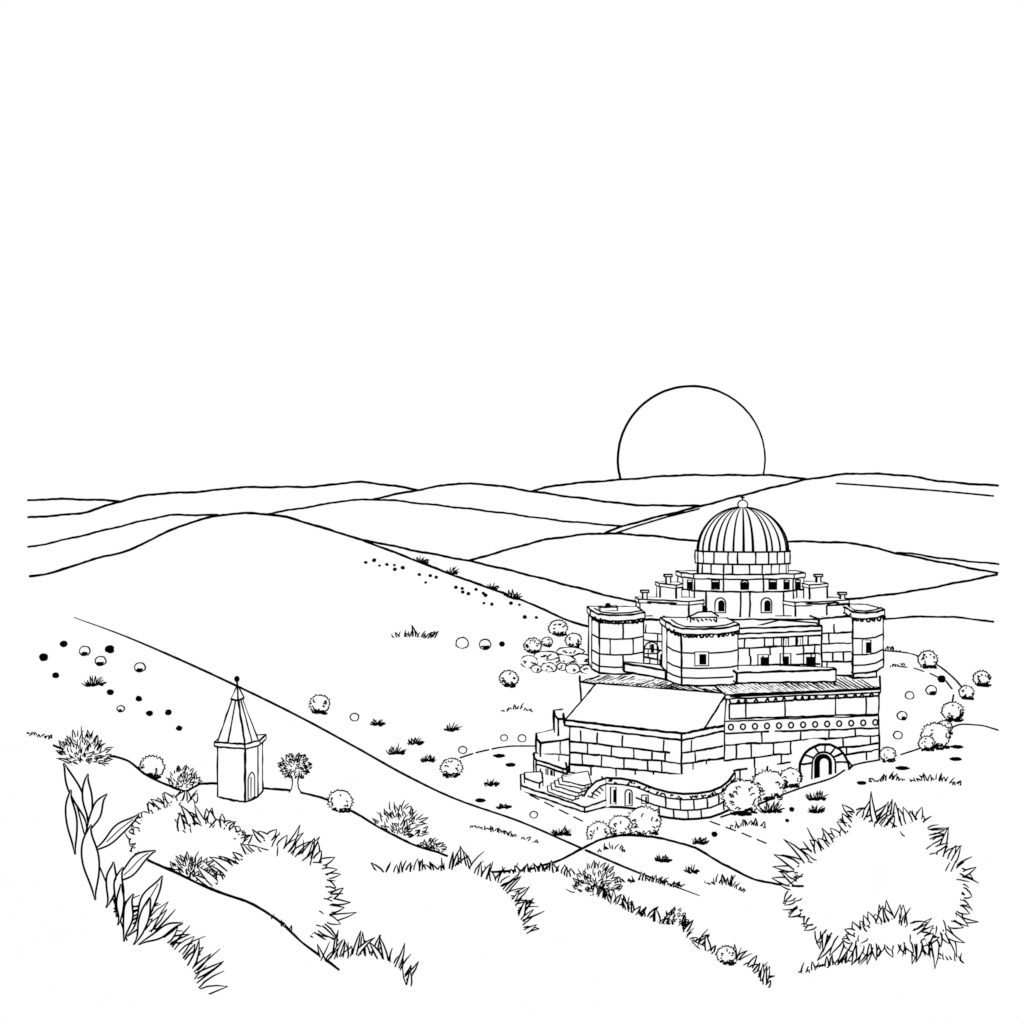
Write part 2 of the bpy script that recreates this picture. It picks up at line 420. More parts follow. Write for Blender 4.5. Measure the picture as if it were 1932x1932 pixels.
# --- upper castle
def tower(pts,back,first,rows=None):
    """softly rounded tower; `first` = index of the corner where the front face starts"""
    segs=[(pts[i],pts[i+1],Pl(pts[i][0],pts[i][1],pts[i+1][0],pts[i+1][1])) for i in range(len(pts)-1)]
    def on(x,v,k=.9996):
        for p,q,pl in segs:
            if x<=q[0]+.01:
                t=(x-p[0])/(q[0]-p[0]); y=(p[2]+(p[3]-p[2])*v)*(1-t)+(q[2]+(q[3]-q[2])*v)*t
                return pl.at(x,y,k)
    def f(mb):
        xa,xb=pts[0][0],pts[-1][0]
        for v in rows or (0.40,0.68,0.86):
            mb.tube([on(p[0],v) for p in pts],2.7)
        rr_=list(rows or (0.40,0.68,0.86))
        if rows:
            for k in range(len(rr_)-1):
                for u in ((.35,.8) if k%2 else (.6,)):
                    x=xa+(xb-xa)*u; mb.tube([on(x,rr_[k]),on(x,rr_[k+1])],2.6)
    t=part('tower',pts,back,fn=f)
    mb=MB(); n=len(pts); pp=[]
    for i,p in enumerate(pts):
        dx=-2.5 if i==0 else (2.5 if i==n-1 else 0)
        q=(p[0]+dx,p[1]-.6,p[2]-5,p[2]+6)
        pp.append(q+(1,) if 0<i<n-1 else q)
    prism(mb,pp,back+.8,3.2)
    for i in range(n-1):
        p,q=pp[i],pp[i+1]; pl=Pl(p[0],p[1],q[0],q[1]); x=p[0]+2
        while x<q[0]-3:
            t_=(x-p[0])/(q[0]-p[0]); y=p[3]+(q[3]-p[3])*t_; s=rb.uniform(4,9)
            mb.tube([pl.at(x,y,.9985),pl.at(x+s*.3,y+rb.uniform(4,6),.9985),pl.at(x+s*.7,y+rb.uniform(4,6),.9985),pl.at(x+s,y,.9985)],rb.uniform(2.4,3.8)); x+=s+rb.uniform(0,3)
    # recessed top: inner rim line and hollow
    xa,xb=pp[0][0],pp[-1][0]; cx=(xa+xb)/2
    T=[W(cx+(p[0]-cx)*.86,p[2]-3.2-(.0),p[1]+1.0) for p in pp]
    mb.tube([v+Vector((0,0,.04)) for v in T],2.4)
    make('parapet',mb,W(pp[first][0],pp[first][3],pp[first][1]),t)
    return t
def pot(x,y,d,h=16,w=8,parent=None):
    mb=MB(); prism(mb,[(x-w/2,d,y-h,y),(x+w/2,d,y-h,y)],w/F*d,2.4); prism(mb,[(x-w*.9,d-.2,y-h-4,y-h),(x+w*.9,d-.2,y-h-4,y-h)],w/F*d*1.4,2.4)
    make('chimney',mb,W(x,y,d),parent or CH)
lt=tower([(1117,163,1157,1262),(1131,160.4,1164,1270),(1160,158.6,1166,1272,1),(1190,158.3,1165,1271,1),(1214,160,1161,1266)],6,1,rows=(.1,.38,.66,.88))
mb=MB(); prism(mb,[(1132,163,1146,1154),(1165,163,1145,1153)],2,2.4); mb.ball(W(1147,1143,163.5),.35,.35,.35,1)
make('roof_vent',mb,W(1147,1154,163),lt)
ft=tower([(1259,155.5,1178,1282),(1270,153,1186,1288,1),(1286,151.6,1191,1293),(1318,150.4,1192,1294,1),(1352,150.2,1191,1293,1),(1378,151,1188,1292,1),(1392,152.6,1183,1290)],5,2,rows=None)
opening('window',ft,Pl(1318,150.4,1352,150.2),1324,1243,26,26,False,.5,k=.9985)
mb=MB(); prism(mb,[(1303,155.5,1166,1180),(1352,155.5,1165,1178)],2.5,2.6)
mb.tube([W(1300,1164,155.3),W(1318,1155,155.8),W(1342,1154,155.8),W(1356,1163,155.3)],3); mb.face([W(1300,1164,155.3),W(1318,1155,155.8),W(1342,1154,155.8),W(1356,1163,155.3)]); mb.ball(W(1330,1149,156),.3,.3,.4,1)
for i in range(6):
    x=1306+i*8; mb.tube([W(x,1168,155.2),W(x+5,1172+rb.uniform(-2,2),155.2)],2.6)
make('roof_vent',mb,W(1328,1180,155.5),ft)
rt=tower([(1597,168,1151,1256),(1609,164,1160,1271),(1632,162.8,1162,1270,1),(1652,163,1160,1266,1),(1666,165.5,1155,1258)],5,1,rows=None)
opening('window',rt,Pl(1609,164,1652,162.4),1635,1221,16,27,False,.6,k=.9985)
pl1=Pl(1206,163.5,1262,161.5)
def f(mb): bricks(mb,pl1,1214,1258,1178,1178,1268,1280,6,16,2.5,.1,rb)
w1=part('upper_wall',[(1206,163.5,1168,1272),(1262,161.5,1170,1282)],4,fn=f)
opening('window',w1,pl1,1249,1244,16,34,True,.7); opening('window',w1,pl1,1229,1222,26,22,True,.25)
pl2=Pl(1390,157,1550,160.5)
def f(mb):
    lines(mb,pl2,[[(1392,1206),(1548,1199)],[(1392,1196),(1548,1190)]],3)
    bricks(mb,pl2,1393,1547,1206,1200,1274,1270,4,27,2.9,.08,rb)
w2=part('upper_wall',[(1390,157,1186,1278),(1550,160.5,1181,1272)],3,fn=f)
for x,w,h,s in ((1440,20,32,.7),(1482,20,36,.45),(1527,22,34,.75)): opening('doorway',w2,pl2,x,1251,w,h,False,s)
opening('window',w2,pl2,1481,1212,13,16,False,.1); opening('window',w2,pl2,1508,1210,13,16,False,.1)
pl3=Pl(1548,162,1610,165)
def f(mb): bricks(mb,pl3,1552,1607,1178,1176,1268,1268,5,24,2.8,.1,rb)
part('upper_wall',[(1545,162,1168,1272),(1610,165,1162,1275)],4,fn=f)
part('parapet',[(1178,156.5,1252,1267),(1256,152.3,1266,1282)],1.5)
part('parapet',[(1390,149.4,1270,1289),(1577,157.5,1263,1286)],1.5)
part('parapet',[(1610,165.3,1270,1280),(1654,167,1260,1277)],1.5)
def f(mb):
    pl=Pl(1325,160.5,1560,163)
    lines(mb,pl,[[(1395,1190),(1470,1170),(1550,1176)],[(1345,1172),(1392,1186)]],2.6)
part('terrace_wall',[(1325,160.5,1170,1195),(1560,163,1168,1190)],4,fn=f,w=3)
part('upper_block',[(1207,168.5,1134,1172),(1240,167,1137,1172,1),(1300,166.5,1138,1172),(1326,168,1135,1172)],4,w=3.2)
part('upper_block',[(1246,172,1104,1136),(1276,170,1107,1138),(1286,172,1105,1138)],4,w=3.2)
part('upper_block',[(1477,168,1136,1170),(1500,166.5,1140,1170),(1560,167,1139,1170,1),(1599,169,1135,1168)],4,w=3.2)
part('upper_block',[(1560,167,1142,1170),(1602,168.5,1139,1168)],2,w=3.2)
part('upper_block',[(1517,172,1104,1136),(1527,170,1107,1138),(1560,171.5,1104,1134)],4,w=3.2)
for x,y,d in ((1261,1104,173),(1217,1134,169.5),(1545,1104,173.5),(1590,1138,170)): pot(x,y,d)
part('cornice',[(1244,171.6,1101,1107),(1276,169.6,1104,1110),(1288,171.6,1102,1108)],4.4,w=2.4)
part('cornice',[(1515,171.6,1101,1107),(1527,169.6,1104,1110),(1562,171.1,1101,1107)],4.4,w=2.4)
part('cornice',[(1205,168.1,1131,1138),(1300,166.1,1135,1142),(1328,167.6,1132,1139)],4.4,w=2.4)
part('cornice',[(1475,167.6,1133,1140),(1500,166.1,1137,1144),(1602,168.5,1132,1139)],4.4,w=2.4)
oc=part('octagon',[(1311,171,1112,1172),(1332,167.5,1114,1174),(1397,165.2,1115,1174),(1415,165.2,1115,1174),(1478,167.5,1114,1172),(1496,171,1112,1170)],5,w=3.2)
for x,pl in ((1359,Pl(1332,167.5,1397,165.2)),(1446,Pl(1415,165.2,1478,167.5))): opening('window',oc,pl,x,1142,20,28,True,.6)
ga=part('gallery',[(1289,173,1088,1112),(1311,168.2,1091,1115),(1365,165,1092,1117),(1440,165,1092,1117),(1496,168.2,1090,1115),(1516,173,1088,1112)],5,w=3.2)
for x,pl in ((1302,Pl(1289,173,1311,168.2)),(1350,Pl(1311,168.2,1365,165)),(1405,Pl(1365,165,1440,165)),(1458,Pl(1440,165,1496,168.2)),(1484,Pl(1440,165,1496,168.2)),(1505,Pl(1496,168.2,1516,173))):
    opening('window',ga,pl,x,1103,14 if x not in (1302,1505,1484) else 9,17,x in (1405,),.95,2.8,0)
part('cornice',[(1286,172.6,1081,1089),(1309,167.6,1083,1092),(1365,164.4,1084,1093),(1440,164.4,1084,1093),(1498,167.6,1083,1092),(1519,172.6,1081,1089)],5.5,w=2.8)
# drum and dome
dc=W(1401,C,172); 
def ringp(r,z,n=40): return [Vector((dc.x+r*math.cos(2*math.pi*i/n),dc.y+r*math.sin(2*math.pi*i/n),z)) for i in range(n)]
mb=MB(); z0,z1,z2=21.0,22.55,24.0; r1,r2=5.38,5.66
mb.grid([ringp(r1,z0),ringp(r1,z1)],0,True); mb.grid([ringp(r2,z1),ringp(r2,z2)],0,True)
mb.face(ringp(r2,z2)); mb.face(ringp(r2,z1))
for r,z in ((r1,z0),(r2,z1),(r2,z2)): mb.tube(ringp(r+.01,z),3.0,closed=True)
for i in range(22):
    a=2*math.pi*(i+.3)/22+rb.uniform(-.05,.05)
    mb.tube([Vector((dc.x+r1*math.cos(a),dc.y+r1*math.sin(a),z0)),Vector((dc.x+r1*math.cos(a),dc.y+r1*math.sin(a),z1))],2.6)
    a+=.12; mb.tube([Vector((dc.x+r2*math.cos(a),dc.y+r2*math.sin(a),z1)),Vector((dc.x+r2*math.cos(a),dc.y+r2*math.sin(a),z2))],2.8)
for r,z,zz in ((r1,z0,z1),(r2,z1,z2)):
    for a in (0.0,math.pi): mb.tube([Vector((dc.x+r*math.cos(a-.03),dc.y+r*math.sin(a-.03),z)),Vector((dc.x+r*math.cos(a-.03),dc.y+r*math.sin(a-.03),zz))],3.4)
make('drum',mb,Vector((dc.x,dc.y,z0)),CH)
mb=MB(); rd=5.4; hd=5.25
rows=[[Vector((dc.x+rd*math.cos(p)*math.cos(t),dc.y+rd*math.cos(p)*math.sin(t),z2+hd*math.sin(p))) for t in [2*math.pi*i/48 for i in range(48)]] for p in [math.pi/2*j/14 for j in range(15)]]
mb.grid(rows,0,True)
NR_=28
for i in range(NR_):
    t=2*math.pi*(i+.5)/NR_+rb.uniform(-.06,.06); q=rb.uniform(.85,1.15)
    mb.tube([Vector((dc.x+(rd+.01)*math.cos(p)*math.cos(t),dc.y+(rd+.01)*math.cos(p)*math.sin(t),z2+hd*math.sin(p))) for p in [math.pi/2*j/14*.985 for j in range(15)]],3,ws=[q*(4.0-2.5*j/14) for j in range(15)])
for t in (-.03,math.pi+.03):
    mb.tube([Vector((dc.x+(rd+.01)*math.cos(p)*math.cos(t),dc.y+(rd+.01)*math.cos(p)*math.sin(t),z2+hd*math.sin(p))) for p in [math.pi/2*j/16 for j in range(17)]],4)
dome=make('dome',mb,Vector((dc.x,dc.y,z2)),CH,label='ribbed hemispherical dome')
mb=MB(); fz=z2+hd; mb.ball(Vector((dc.x,dc.y,fz+.35)),.55,.55,.5,0)
mb.tube([Vector((dc.x+.57*math.cos(a*math.pi/12),dc.y-.1,fz+.35+.52*math.sin(a*math.pi/12))) for a in range(24)],2.8,closed=True)
mb.tube([Vector((dc.x,dc.y,fz+.8)),Vector((dc.x,dc.y,fz+1.5))],2.6); mb.tube([Vector((dc.x-.25,dc.y,fz+1.2)),Vector((dc.x+.25,dc.y,fz+1.2))],2.4)
make('finial',mb,Vector((dc.x,dc.y,fz)),dome)

# ---------------------------------------------------------------- little tower
Q=-2.2
BT=empty('bell_tower',W(462,1513,76.5+Q),label='slim white square tower with a pointed spire',category='tower')
mb=prism(MB(),[(411,79+Q,1408,1505),(463,76.5+Q,1412,1513),(486,78.6+Q,1406,1503)],1.0,3.8)
TP=Pl(463,76.5+Q,486,78.6+Q); tw=make('wall',mb,W(463,1513,76.5+Q),BT)
mb=MB()
A=[(468,1508),(468,1470),(471,1461),(475,1457),(478,1459),(480,1465),(480,1503)]
mb.face([TP.at(x,y,.9993) for x,y in A]); mb.tube([TP.at(x,y,.999) for x,y in A],2.4,closed=True)
mb.tube([TP.at(473,1466,.999),TP.at(473,1504,.999)],1.8)
make('door',mb,TP.at(474,1508),BT)
mb=prism(MB(),[(405,79.2+Q,1400,1408),(462,76+Q,1404,1413),(490,78.6+Q,1397,1405)],1.3,3.0)
make('eave',mb,W(462,1413,76+Q),BT)
mb=MB(); b0=[W(411,1401,79+Q),W(462,1405,76.2+Q),W(487,1398,78.5+Q),W(440,1397,80.6+Q)]
t0=[W(439,1319,78.6+Q),W(450,1320,77.8+Q),W(457,1318,78.4+Q),W(447,1317,79.1+Q)]
for i in range(4):
    j=(i+1)%4; mb.face([b0[i],b0[j],t0[j],t0[i]])
for i in range(3): mb.tube([b0[i],t0[i]],3.2)
mb.tube([W(430,1402,77.6+Q),W(444,1320,78+Q)],2.6); mb.tube([W(476,1400,77.3+Q),W(454,1320,78+Q)],2.2)
tip=W(448,1294,78.4+Q); t1=[W(436,1319,78.8+Q),W(449,1322,77.5+Q),W(460,1317,78.4+Q),W(447,1316,79.4+Q)]
for i in range(4): mb.face([t1[i],t1[(i+1)%4],tip])
for i in range(3): mb.tube([t1[i],tip],2.8)
mb.tube([t1[0],t1[1],t1[2]],3.2)
make('spire',mb,W(448,1403,78+Q),BT)
mb=MB(); mb.tube([tip,W(447,1283,78.4+Q)],3); mb.ball(W(447,1281,78.4+Q),.15,.15,.17,1)
make('finial',mb,tip,BT)

# ---------------------------------------------------------------- plants & stones
def blade(mb,x,y,ang,L,wd,d,w=2.8,curv=0.0,fill=True,one=False):
    ux,uy=math.cos(ang),-math.sin(ang); nx,ny=-uy,ux
    def pt(s,o): 
        c=curv*L*s*s
        return W(x+ux*L*s+nx*(o+c), y+uy*L*s+ny*(o+c), d)
    l=[pt(0,-wd/2),pt(.3,-wd*.5),pt(.65,-wd*.3),pt(1,0)]; r=[pt(1,0),pt(.65,wd*.3),pt(.3,wd*.5),pt(0,wd/2)]
    if fill and not one:
        o=Vector((0,.02*d/80,0))
        mb.face([v+o for v in (l[0],l[1],r[2],r[3])]); mb.face([v+o for v in (l[1],l[2],r[1],r[2])]); mb.face([v+o for v in (l[2],l[3],r[1])])
    mb.tube(l,w,ws=[w*.8,w,w*.85,w*.45],n=4)
    if not one: mb.tube(r,w,ws=[w*.45,w*.85,w,w*.8],n=4)
def along(path,closed=False):
    P=path+([path[0]] if closed else []); tot=0
    for i in range(len(P)-1): tot+=math.hypot(P[i+1][0]-P[i][0],P[i+1][1]-P[i][1])
    return P,tot
def at(P,s):
    for i in range(len(P)-1):
        l=math.hypot(P[i+1][0]-P[i][0],P[i+1][1]-P[i][1])
        if s<=l or i==len(P)-2:
            t=min(1,s/l if l else 0); return (P[i][0]+(P[i+1][0]-P[i][0])*t,P[i][1]+(P[i+1][1]-P[i][1])*t,math.atan2(-(P[i+1][1]-P[i][1]),P[i+1][0]-P[i][0]))
        s-=l
def grass(path,h,step=6,lean=0.0,w=2.6,seed=1,label=None,jit=.4,skip=.0,wd=7,rows=1,dome=False):
    rn=random.Random(seed); P,tot=along(path); mb=MB(); first=None
    for r in range(rows):
        s=0
        while s<tot:
            x,y,a=at(P,s)
            if rn.random()>=skip:
                dd=hit(x,y).y*.998
                dd2=dd*(1+rn.uniform(-.004,.003))
                if first is None: first=W(x,y,dd)
                ang=math.pi/2+lean+rn.gauss(0,jit); hh=h
                if dome:
                    t=s/tot; ang+=(.5-t)*1.5; hh=h*(.45+.6*math.sin(math.pi*t))
                blade(mb,x+rn.uniform(-2,2),y+rn.uniform(-2,4)+r*3,ang,hh*(1-.35*r)*rn.uniform(.45,1.3),wd*rn.uniform(.6,1.3),dd2,w*rn.uniform(.8,1.15),rn.uniform(-.3,.3),one=rn.random()<.4)
            s+=step*rn.uniform(.6,1.5)
    return make('grass',mb,first,kind='stuff',label=label or 'spiky grass along the slope',category='grass')

def bush(x,y,r,seed,label='rounded leafy shrub on the open slope',shade=.5,d=None,ry=None,group='round shrubs on the slopes'):
    rn=random.Random(seed); ry=ry or r*.88
    d=(d or hit(x,y+ry).y)*.998; k=d/F; c=W(x,y,d); mb=MB()
    mb.ball(c,r*.93*k,r*.8*k,ry*.93*k,0,14,9,.04,rn)
    n=int(12+r*.5); pts=[]
    for i in range(n*2):
        a=2*math.pi*i/(n*2); q=(1.07 if i%2 else .93)+rn.uniform(-.09,.09)
        pts.append(c+Vector((r*q*k*math.cos(a),-.02*r*k,ry*q*k*math.sin(a))))
    mb.tube(pts,2.6,closed=True)
    def on(u,v): 
        q=max(0.0,1-u*u-v*v); return c+Vector((u*r*.95*k,-(r*.84*k)*math.sqrt(q)-.0004*d,v*ry*.95*k))
    for i in range(int(4+r*.8*shade*1.2)):
        a=rn.uniform(math.pi*.8,math.pi*2.2) if rn.random()<.6 else rn.uniform(0,6.28); q=rn.uniform(.6,.9); u,v=q*math.cos(a),q*math.sin(a); 
        e=rn.uniform(.12,.28); b=a+rn.uniform(-1.2,1.2)
        mb.tube([on(u,v),on(u-e*.5*math.cos(b),v-e*.5*math.sin(b)+.05),on(u-e*math.cos(b),v-e*math.sin(b))],2.1,n=4)
    for i in range(int(8+14*shade)):
        u=rn.uniform(-.85,.6); v=-rn.uniform(.6,1.0)
        p=c+Vector((u*r*k,-.55*r*k,v*ry*k)); mb.tube([p,p+Vector((rn.uniform(.15,.4)*r*k,0,rn.uniform(-.08,.14)*ry*k))],3.2,n=4)
    return make('bush',mb,c-Vector((0,0,ry*k)),label=label,category='bush',group=group)

def rock(x,y,r,kind,seed,ry=None,jj=.08):
    rn=random.Random(seed); ry=ry or r*.85; d=hit(x,y+ry).y*.998; k=d/F; c=W(x,y,d); mb=MB()
    if kind=='b':
        mb.ball(c,r*k,r*k*.8,ry*k,1,9,6,.14,rn); lab='small dark stone lying on the slope'
    else:
        mb.ball(c,r*.92*k,r*.8*k,ry*.92*k,0,10,7,.05,rn)
        mb.tube([c+Vector((r*k*math.cos(a)*(1+rn.uniform(-jj,jj)),0,ry*k*math.sin(a)*(1+rn.uniform(-jj,jj)))) for a in [2*math.pi*i/14 for i in range(14)]],2.6,closed=True)
        lab='small pale stone lying on the slope'
        if kind=='s' or jj>.1:
            for i in range(6 if kind=='s' else 4):
                v=-.3-.11*i; hw=math.sqrt(max(.02,1-v*v))*.9
                p=c+Vector((0,-r*k*.85,v*ry*k))
                if kind=='s':
                    lab='half shaded stone lying on the slope'
                    mb.tube([p-Vector((hw*r*k*rn.uniform(.2,.9),0,0)),p+Vector((hw*r*k*rn.uniform(.5,1),0,0))],2.6,n=4)
                else:
                    u=rn.uniform(-.7,.4)*r*k; mb.tube([p+Vector((u,0,rn.uniform(0,.9)*ry*k)),p+Vector((u+rn.uniform(.1,.4)*r*k,0,rn.uniform(0,.9)*ry*k))],2.2,n=4)
    make('rock',mb,c-Vector((0,0,ry*k)),label=lab,category='rock',group='stones scattered over the hillside')

sd=100
for x,y,r,k in [(82,1240,9,'b'),(120,1215,7.5,'b'),(207,1225,9,'b'),(105,1274,6.5,'b'),(208,1306,6.5,'b'),(262,1318,6.5,'b'),(228,1337,6.5,'s'),(282,1346,6.5,'b'),(318,1344,6.5,'b'),(338,1374,6,'b'),
  (160,1228,10,'s'),(190,1247,10,'s'),(264,1259,10,'s'),(872,1213,12,'w'),(915,1216,11,'s'),(947,1215,6,'b'),(669,1353,8,'w'),(951,1392,6.5,'w'),(985,1393,7.5,'w'),(873,1415,7.5,'w'),(1007,1537,7,'w'),
  (1348,1574,6,'b'),(1494,1527,5.5,'b'),(1485,1548,4,'b'),(1716,1312,8,'w'),(1694,1387,8,'w'),(1702,1350,9,'s'),(1757,1302,10,'s'),(1777,1281,8,'b')]:
    sd+=1; rock(x,y,r,k,sd)
for x,y in [(690,1061),(706,1057),(716,1067),(730,1065),(744,1066),(745,1074),(760,1071),(791,1084),(803,1099),(812,1086),(823,1089),(860,1108),(872,1110),(873,1117),(884,1120),(898,1112),(912,1119),(916,1123),(913,1138),(928,1140),(953,1122),(964,1138),(980,1141),(990,1164),(1012,1165)]:
    sd+=1; rock(x,y,R.uniform(2.6,4.4),'b',sd)
for x,y,r,ry in [(998,1248,17,12),(1030,1237,24,8),(1075,1229,26,8),(1060,1244,22,9),(1097,1244,19,10),(1035,1259,15,9),(1080,1262,14,9),(1108,1263,13,8),(1012,1262,10,7),(1060,1258,9,7)]:
    sd+=1; rock(x,y,r,'w',sd,ry,.2)
for x,y,w in [(942,1426,12),(963,1443,10),(906,1510,11),(1702,1449,14),(1803,1432,13),(1805,1409,13),(1626,1477,9)]:
    sd+=1; rock(x,y,w,'b',sd,3.5)
for x,y,r,s in [(603,1328,19,.8),(960,1280,17,1.0),(852,1448,20,.8),(1750,1244,18,.8),(1852,1280,16,1.3),(1823,1306,14,.8),(1797,1342,20,1),(1782,1372,14,.8),(1748,1402,15,.7),(1765,1388,27,.6),(642,1511,23,.6),(287,1447,23,.7),(1370,1801,18,.6),(1053,1185,17,1.0),(1082,1208,15,.8),(1005,1218,16,1.0),(1032,1211,10,.8),(1675,1423,15,.3)]:
    sd+=1; bush(x,y,r,sd,shade=s)
for x,y,r in [(1492,1467,20),(1450,1482,32),(1400,1503,36),(1215,1550,32),(1170,1558,22),(1130,1571,23)]:
    sd+=1; bush(x,y,r,sd,shade=.6,label='rounded leafy shrub beside the church wall',d={1492:147,1450:143,1400:134,1215:127,1170:126,1130:125}[x],group='shrubs around the church')

def tuft(x,y,r,seed,h=None):
    rn=random.Random(seed); d=hit(x,y).y*.998; mb=MB(); h=h or r*1.05; nn=int(6+r*.35)
    for i in range(nn):
        t=(i+.5)/nn; a=math.pi*(.88-.76*t)+rn.uniform(-.12,.12)
        blade(mb,x+(t-.5)*r*1.4,y,a,h*rn.uniform(.6,1.15)*(.7+.4*math.sin(math.pi*t)),4,d*(1+rn.uniform(-.002,.002)),2.1,rn.uniform(-.2,.2),one=rn.random()<.7)
    for i in range(int(r*.7)):
        u=rn.uniform(-.9,.6)*r; p=W(x+u,y+rn.uniform(-5,1),d*.998); q=W(x+u+rn.uniform(4,10),y+rn.uniform(-4,1),d*.998); mb.tube([p,q],3.0,n=4)
    make('grass_tuft',mb,W(x,y,d),label='small scrubby tuft growing on the slope',category='grass',group='tufts dotted over the hillside')
for x,y,r in [(713,1369,12),(783,1404,13),(748,1423,16),(807,1437,12),(853,1379,14),(927,1482,12),(950,1525,11),(1060,1575,15),(1320,1592,13),(1252,1626,13),(1305,1647,14),(178,1294,18),(1541,1509,17),(1540,1533,15),(1455,1533,20),(795,1062,12),(852,1083,13),(928,1112,12),(968,1130,15)]:
    sd+=1; tuft(x,y,r,sd)
for p,h in [([(742,1203),(783,1201),(826,1204)],18),([(948,1342),(977,1337),(1006,1343)],10),([(1382,1561),(1415,1556),(1446,1561)],13),([(1330,1668),(1370,1667),(1406,1682)],18),([(1645,1474),(1680,1471),(1705,1474)],13),([(1722,1473),(1770,1471),(1810,1481)],15),([(1132,1604),(1155,1601),(1180,1606)],10),([(1165,1664),(1220,1662),(1290,1676)],16),([(890,1560),(925,1566),(960,1575),(1015,1592)],9),([(1655,1230),(1680,1227),(1707,1232)],9),([(1682,1258),(1700,1256),(1708,1259)],6),([(55,1386),(100,1396)],9)]:
    sd+=1; grass(p,h,4.0,seed=sd,wd=5,w=2.3,skip=.05,jit=.25,dome=True,label='low grass tufts on the open ground')

# rounded shrubs of fine radiating strokes, white between the strokes
def fan(x,y,r,seed,h=None):
    rn=random.Random(seed); d=hit(x,y).y; mb=MB(); h=h or r
    k=d/F; mb.ball(W(x,y-h*.35,d-.1*r*k),r*.78*k,r*.4*k,h*.6*k,0)
    for ring,(q0,cnt,ln) in enumerate(((.86,.66,.32),(.62,.5,.26),(.38,.34,.24),(.18,.24,.2))):
        n=int(r*cnt)
        for i in range(n):
            a=math.pi*(1.04-1.08*(i+rn.uniform(.1,.9))/n); q=q0+rn.uniform(-.1,.1)
            bx=x+r*q*math.cos(a); by=y-h*q*math.sin(a)-2
            blade(mb,bx,by,a*.85+math.pi/2*.15+rn.gauss(0,.22),r*ln*rn.uniform(.6,1.3),5,(d-.6*r*k)*(1+rn.uniform(-.001,.001)),2.0,rn.uniform(-.25,.25),one=rn.random()<.55,fill=False)
    make('shrub',mb,W(x,y,d),label='dense spiky shrub with radiating twigs on the ridge',category='bush',group='spiky shrubs on the ridges')
for x,y,r,h in [(158,1442,50,56),(348,1492,34,40),(755,1580,48,56),(815,1606,24,18),(1125,1682,42,46),(362,1662,46,44),(1275,1745,22,28)]:
    sd+=1; fan(x,y,r,sd,h)

def bigbush(path,amp,seed,label,closed=True,body=None,d=None,step=8):
    rn=random.Random(seed); P,tot=along(path,closed); mb=MB()
    xs=[p[0] for p in path]; ys=[p[1] for p in path]; cx=(min(xs)+max(xs))/2; cy=(min(ys)+max(ys))/2
    d=d or hit(cx,max(ys)-4).y; k=d/F
    if body: mb.ball(W(cx,cy,d+.5),(max(xs)-min(xs))/2*.86*k,(max(xs)-min(xs))/2*.4*k,(max(ys)-min(ys))/2*.86*k,0,20,12)
    s=0; ph=rn.uniform(0,6)
    while s<tot:
        x,y,a=at(P,s); o=a+math.pi/2
        L=amp*(.7+.3*math.sin(s*.035+ph))*rn.uniform(.5,1.5)
        ang=o+rn.gauss(0,.26)+.2*math.sin(s*.02)
        blade(mb,x+rn.uniform(-5,5),y+rn.uniform(-5,5),ang,L,rn.uniform(9,15),d*(1-.03+rn.uniform(-.01,.01)),rn.uniform(2.2,3.0),rn.uniform(-.3,.3),one=rn.random()<.2)
        if rn.random()<.35:
            q=rn.uniform(-.5,.2)
            blade(mb,x+math.cos(o)*amp*q,y-math.sin(o)*amp*q,ang+rn.gauss(0,.3),L*rn.uniform(.4,.8),6,d*(1-.032+rn.uniform(-.008,.008)),2.2,rn.uniform(-.3,.3),one=True)
        s+=step*rn.uniform(.5,1.5)
    return make('bush',mb,W(cx,max(ys),d),label=label,category='bush',group='large spiky bushes')
bigbush([(1510,1720),(1490,1680),(1505,1640),(1535,1608),(1570,1592),(1603,1562),(1613,1530),(1640,1552),(1690,1562),(1735,1540),(1758,1578),(1773,1612),(1815,1642),(1818,1680),(1812,1715),(1795,1745),(1760,1772),(1700,1785),(1640,1785),(1590,1772),(1540,1752)],42,501,'huge round bush with a bare pale middle and jagged leaves',body=True,d=62,step=8)
bigbush([(1600,1788),(1615,1760),(1650,1742),(1690,1736),(1725,1750),(1752,1785)],36,502,'low jagged bush at the foot of a larger one',closed=False,d=58,step=7)
bigbush([(400,1675),(425,1645),(450,1625),(480,1605),(505,1580),(530,1602),(570,1615),(602,1622),(617,1660),(628,1700),(620,1730),(597,1755),(578,1774)],42,503,'wide jagged bush with a bare pale middle',closed=False,body=True,d=55,step=8)
bigbush([(262,1608),(250,1580),(262,1548),(295,1524),(330,1510),(370,1512)],22,504,'jagged low bush beside the tower ridge',closed=False,d=62,step=7)
bigbush([(345,1564),(385,1549),(430,1560),(470,1588)],27,505,'ragged clump of short grass leaves',closed=False,d=60,step=6)
# long grassy edges (negative lean = leaning downhill)
for p,h,lean,st in [([(720,1648),(780,1644),(842,1640)],24,.1,7),([(842,1642),(880,1630),(905,1654),(950,1668)],34,-.2,5.5),([(945,1672),(972,1704),(992,1760)],36,-.9,5.5),
   ([(960,1648),(1000,1644),(1045,1642),(1085,1655)],16,0,5),([(1090,1672),(1150,1699),(1200,1724),(1250,1742)],22,-.2,5),([(1250,1744),(1285,1744),(1305,1778),(1345,1798)],28,-.4,5.5),([(1385,1808),(1418,1828),(1450,1864)],28,-.5,5.5),
   ([(608,1815),(660,1803),(700,1802),(740,1815)],40,-.1,6),([(740,1815),(762,1832),(772,1862)],38,-.3,6),
   ([(1510,1838),(1560,1824),(1620,1812)],17,-.2,5),([(1740,1802),(1790,1810),(1830,1816)],17,.5,8)]:
    sd+=1; grass(p,h,st,lean=lean,seed=sd,w=2.6,wd=8,label='ragged spiky grass along the ridge edge')
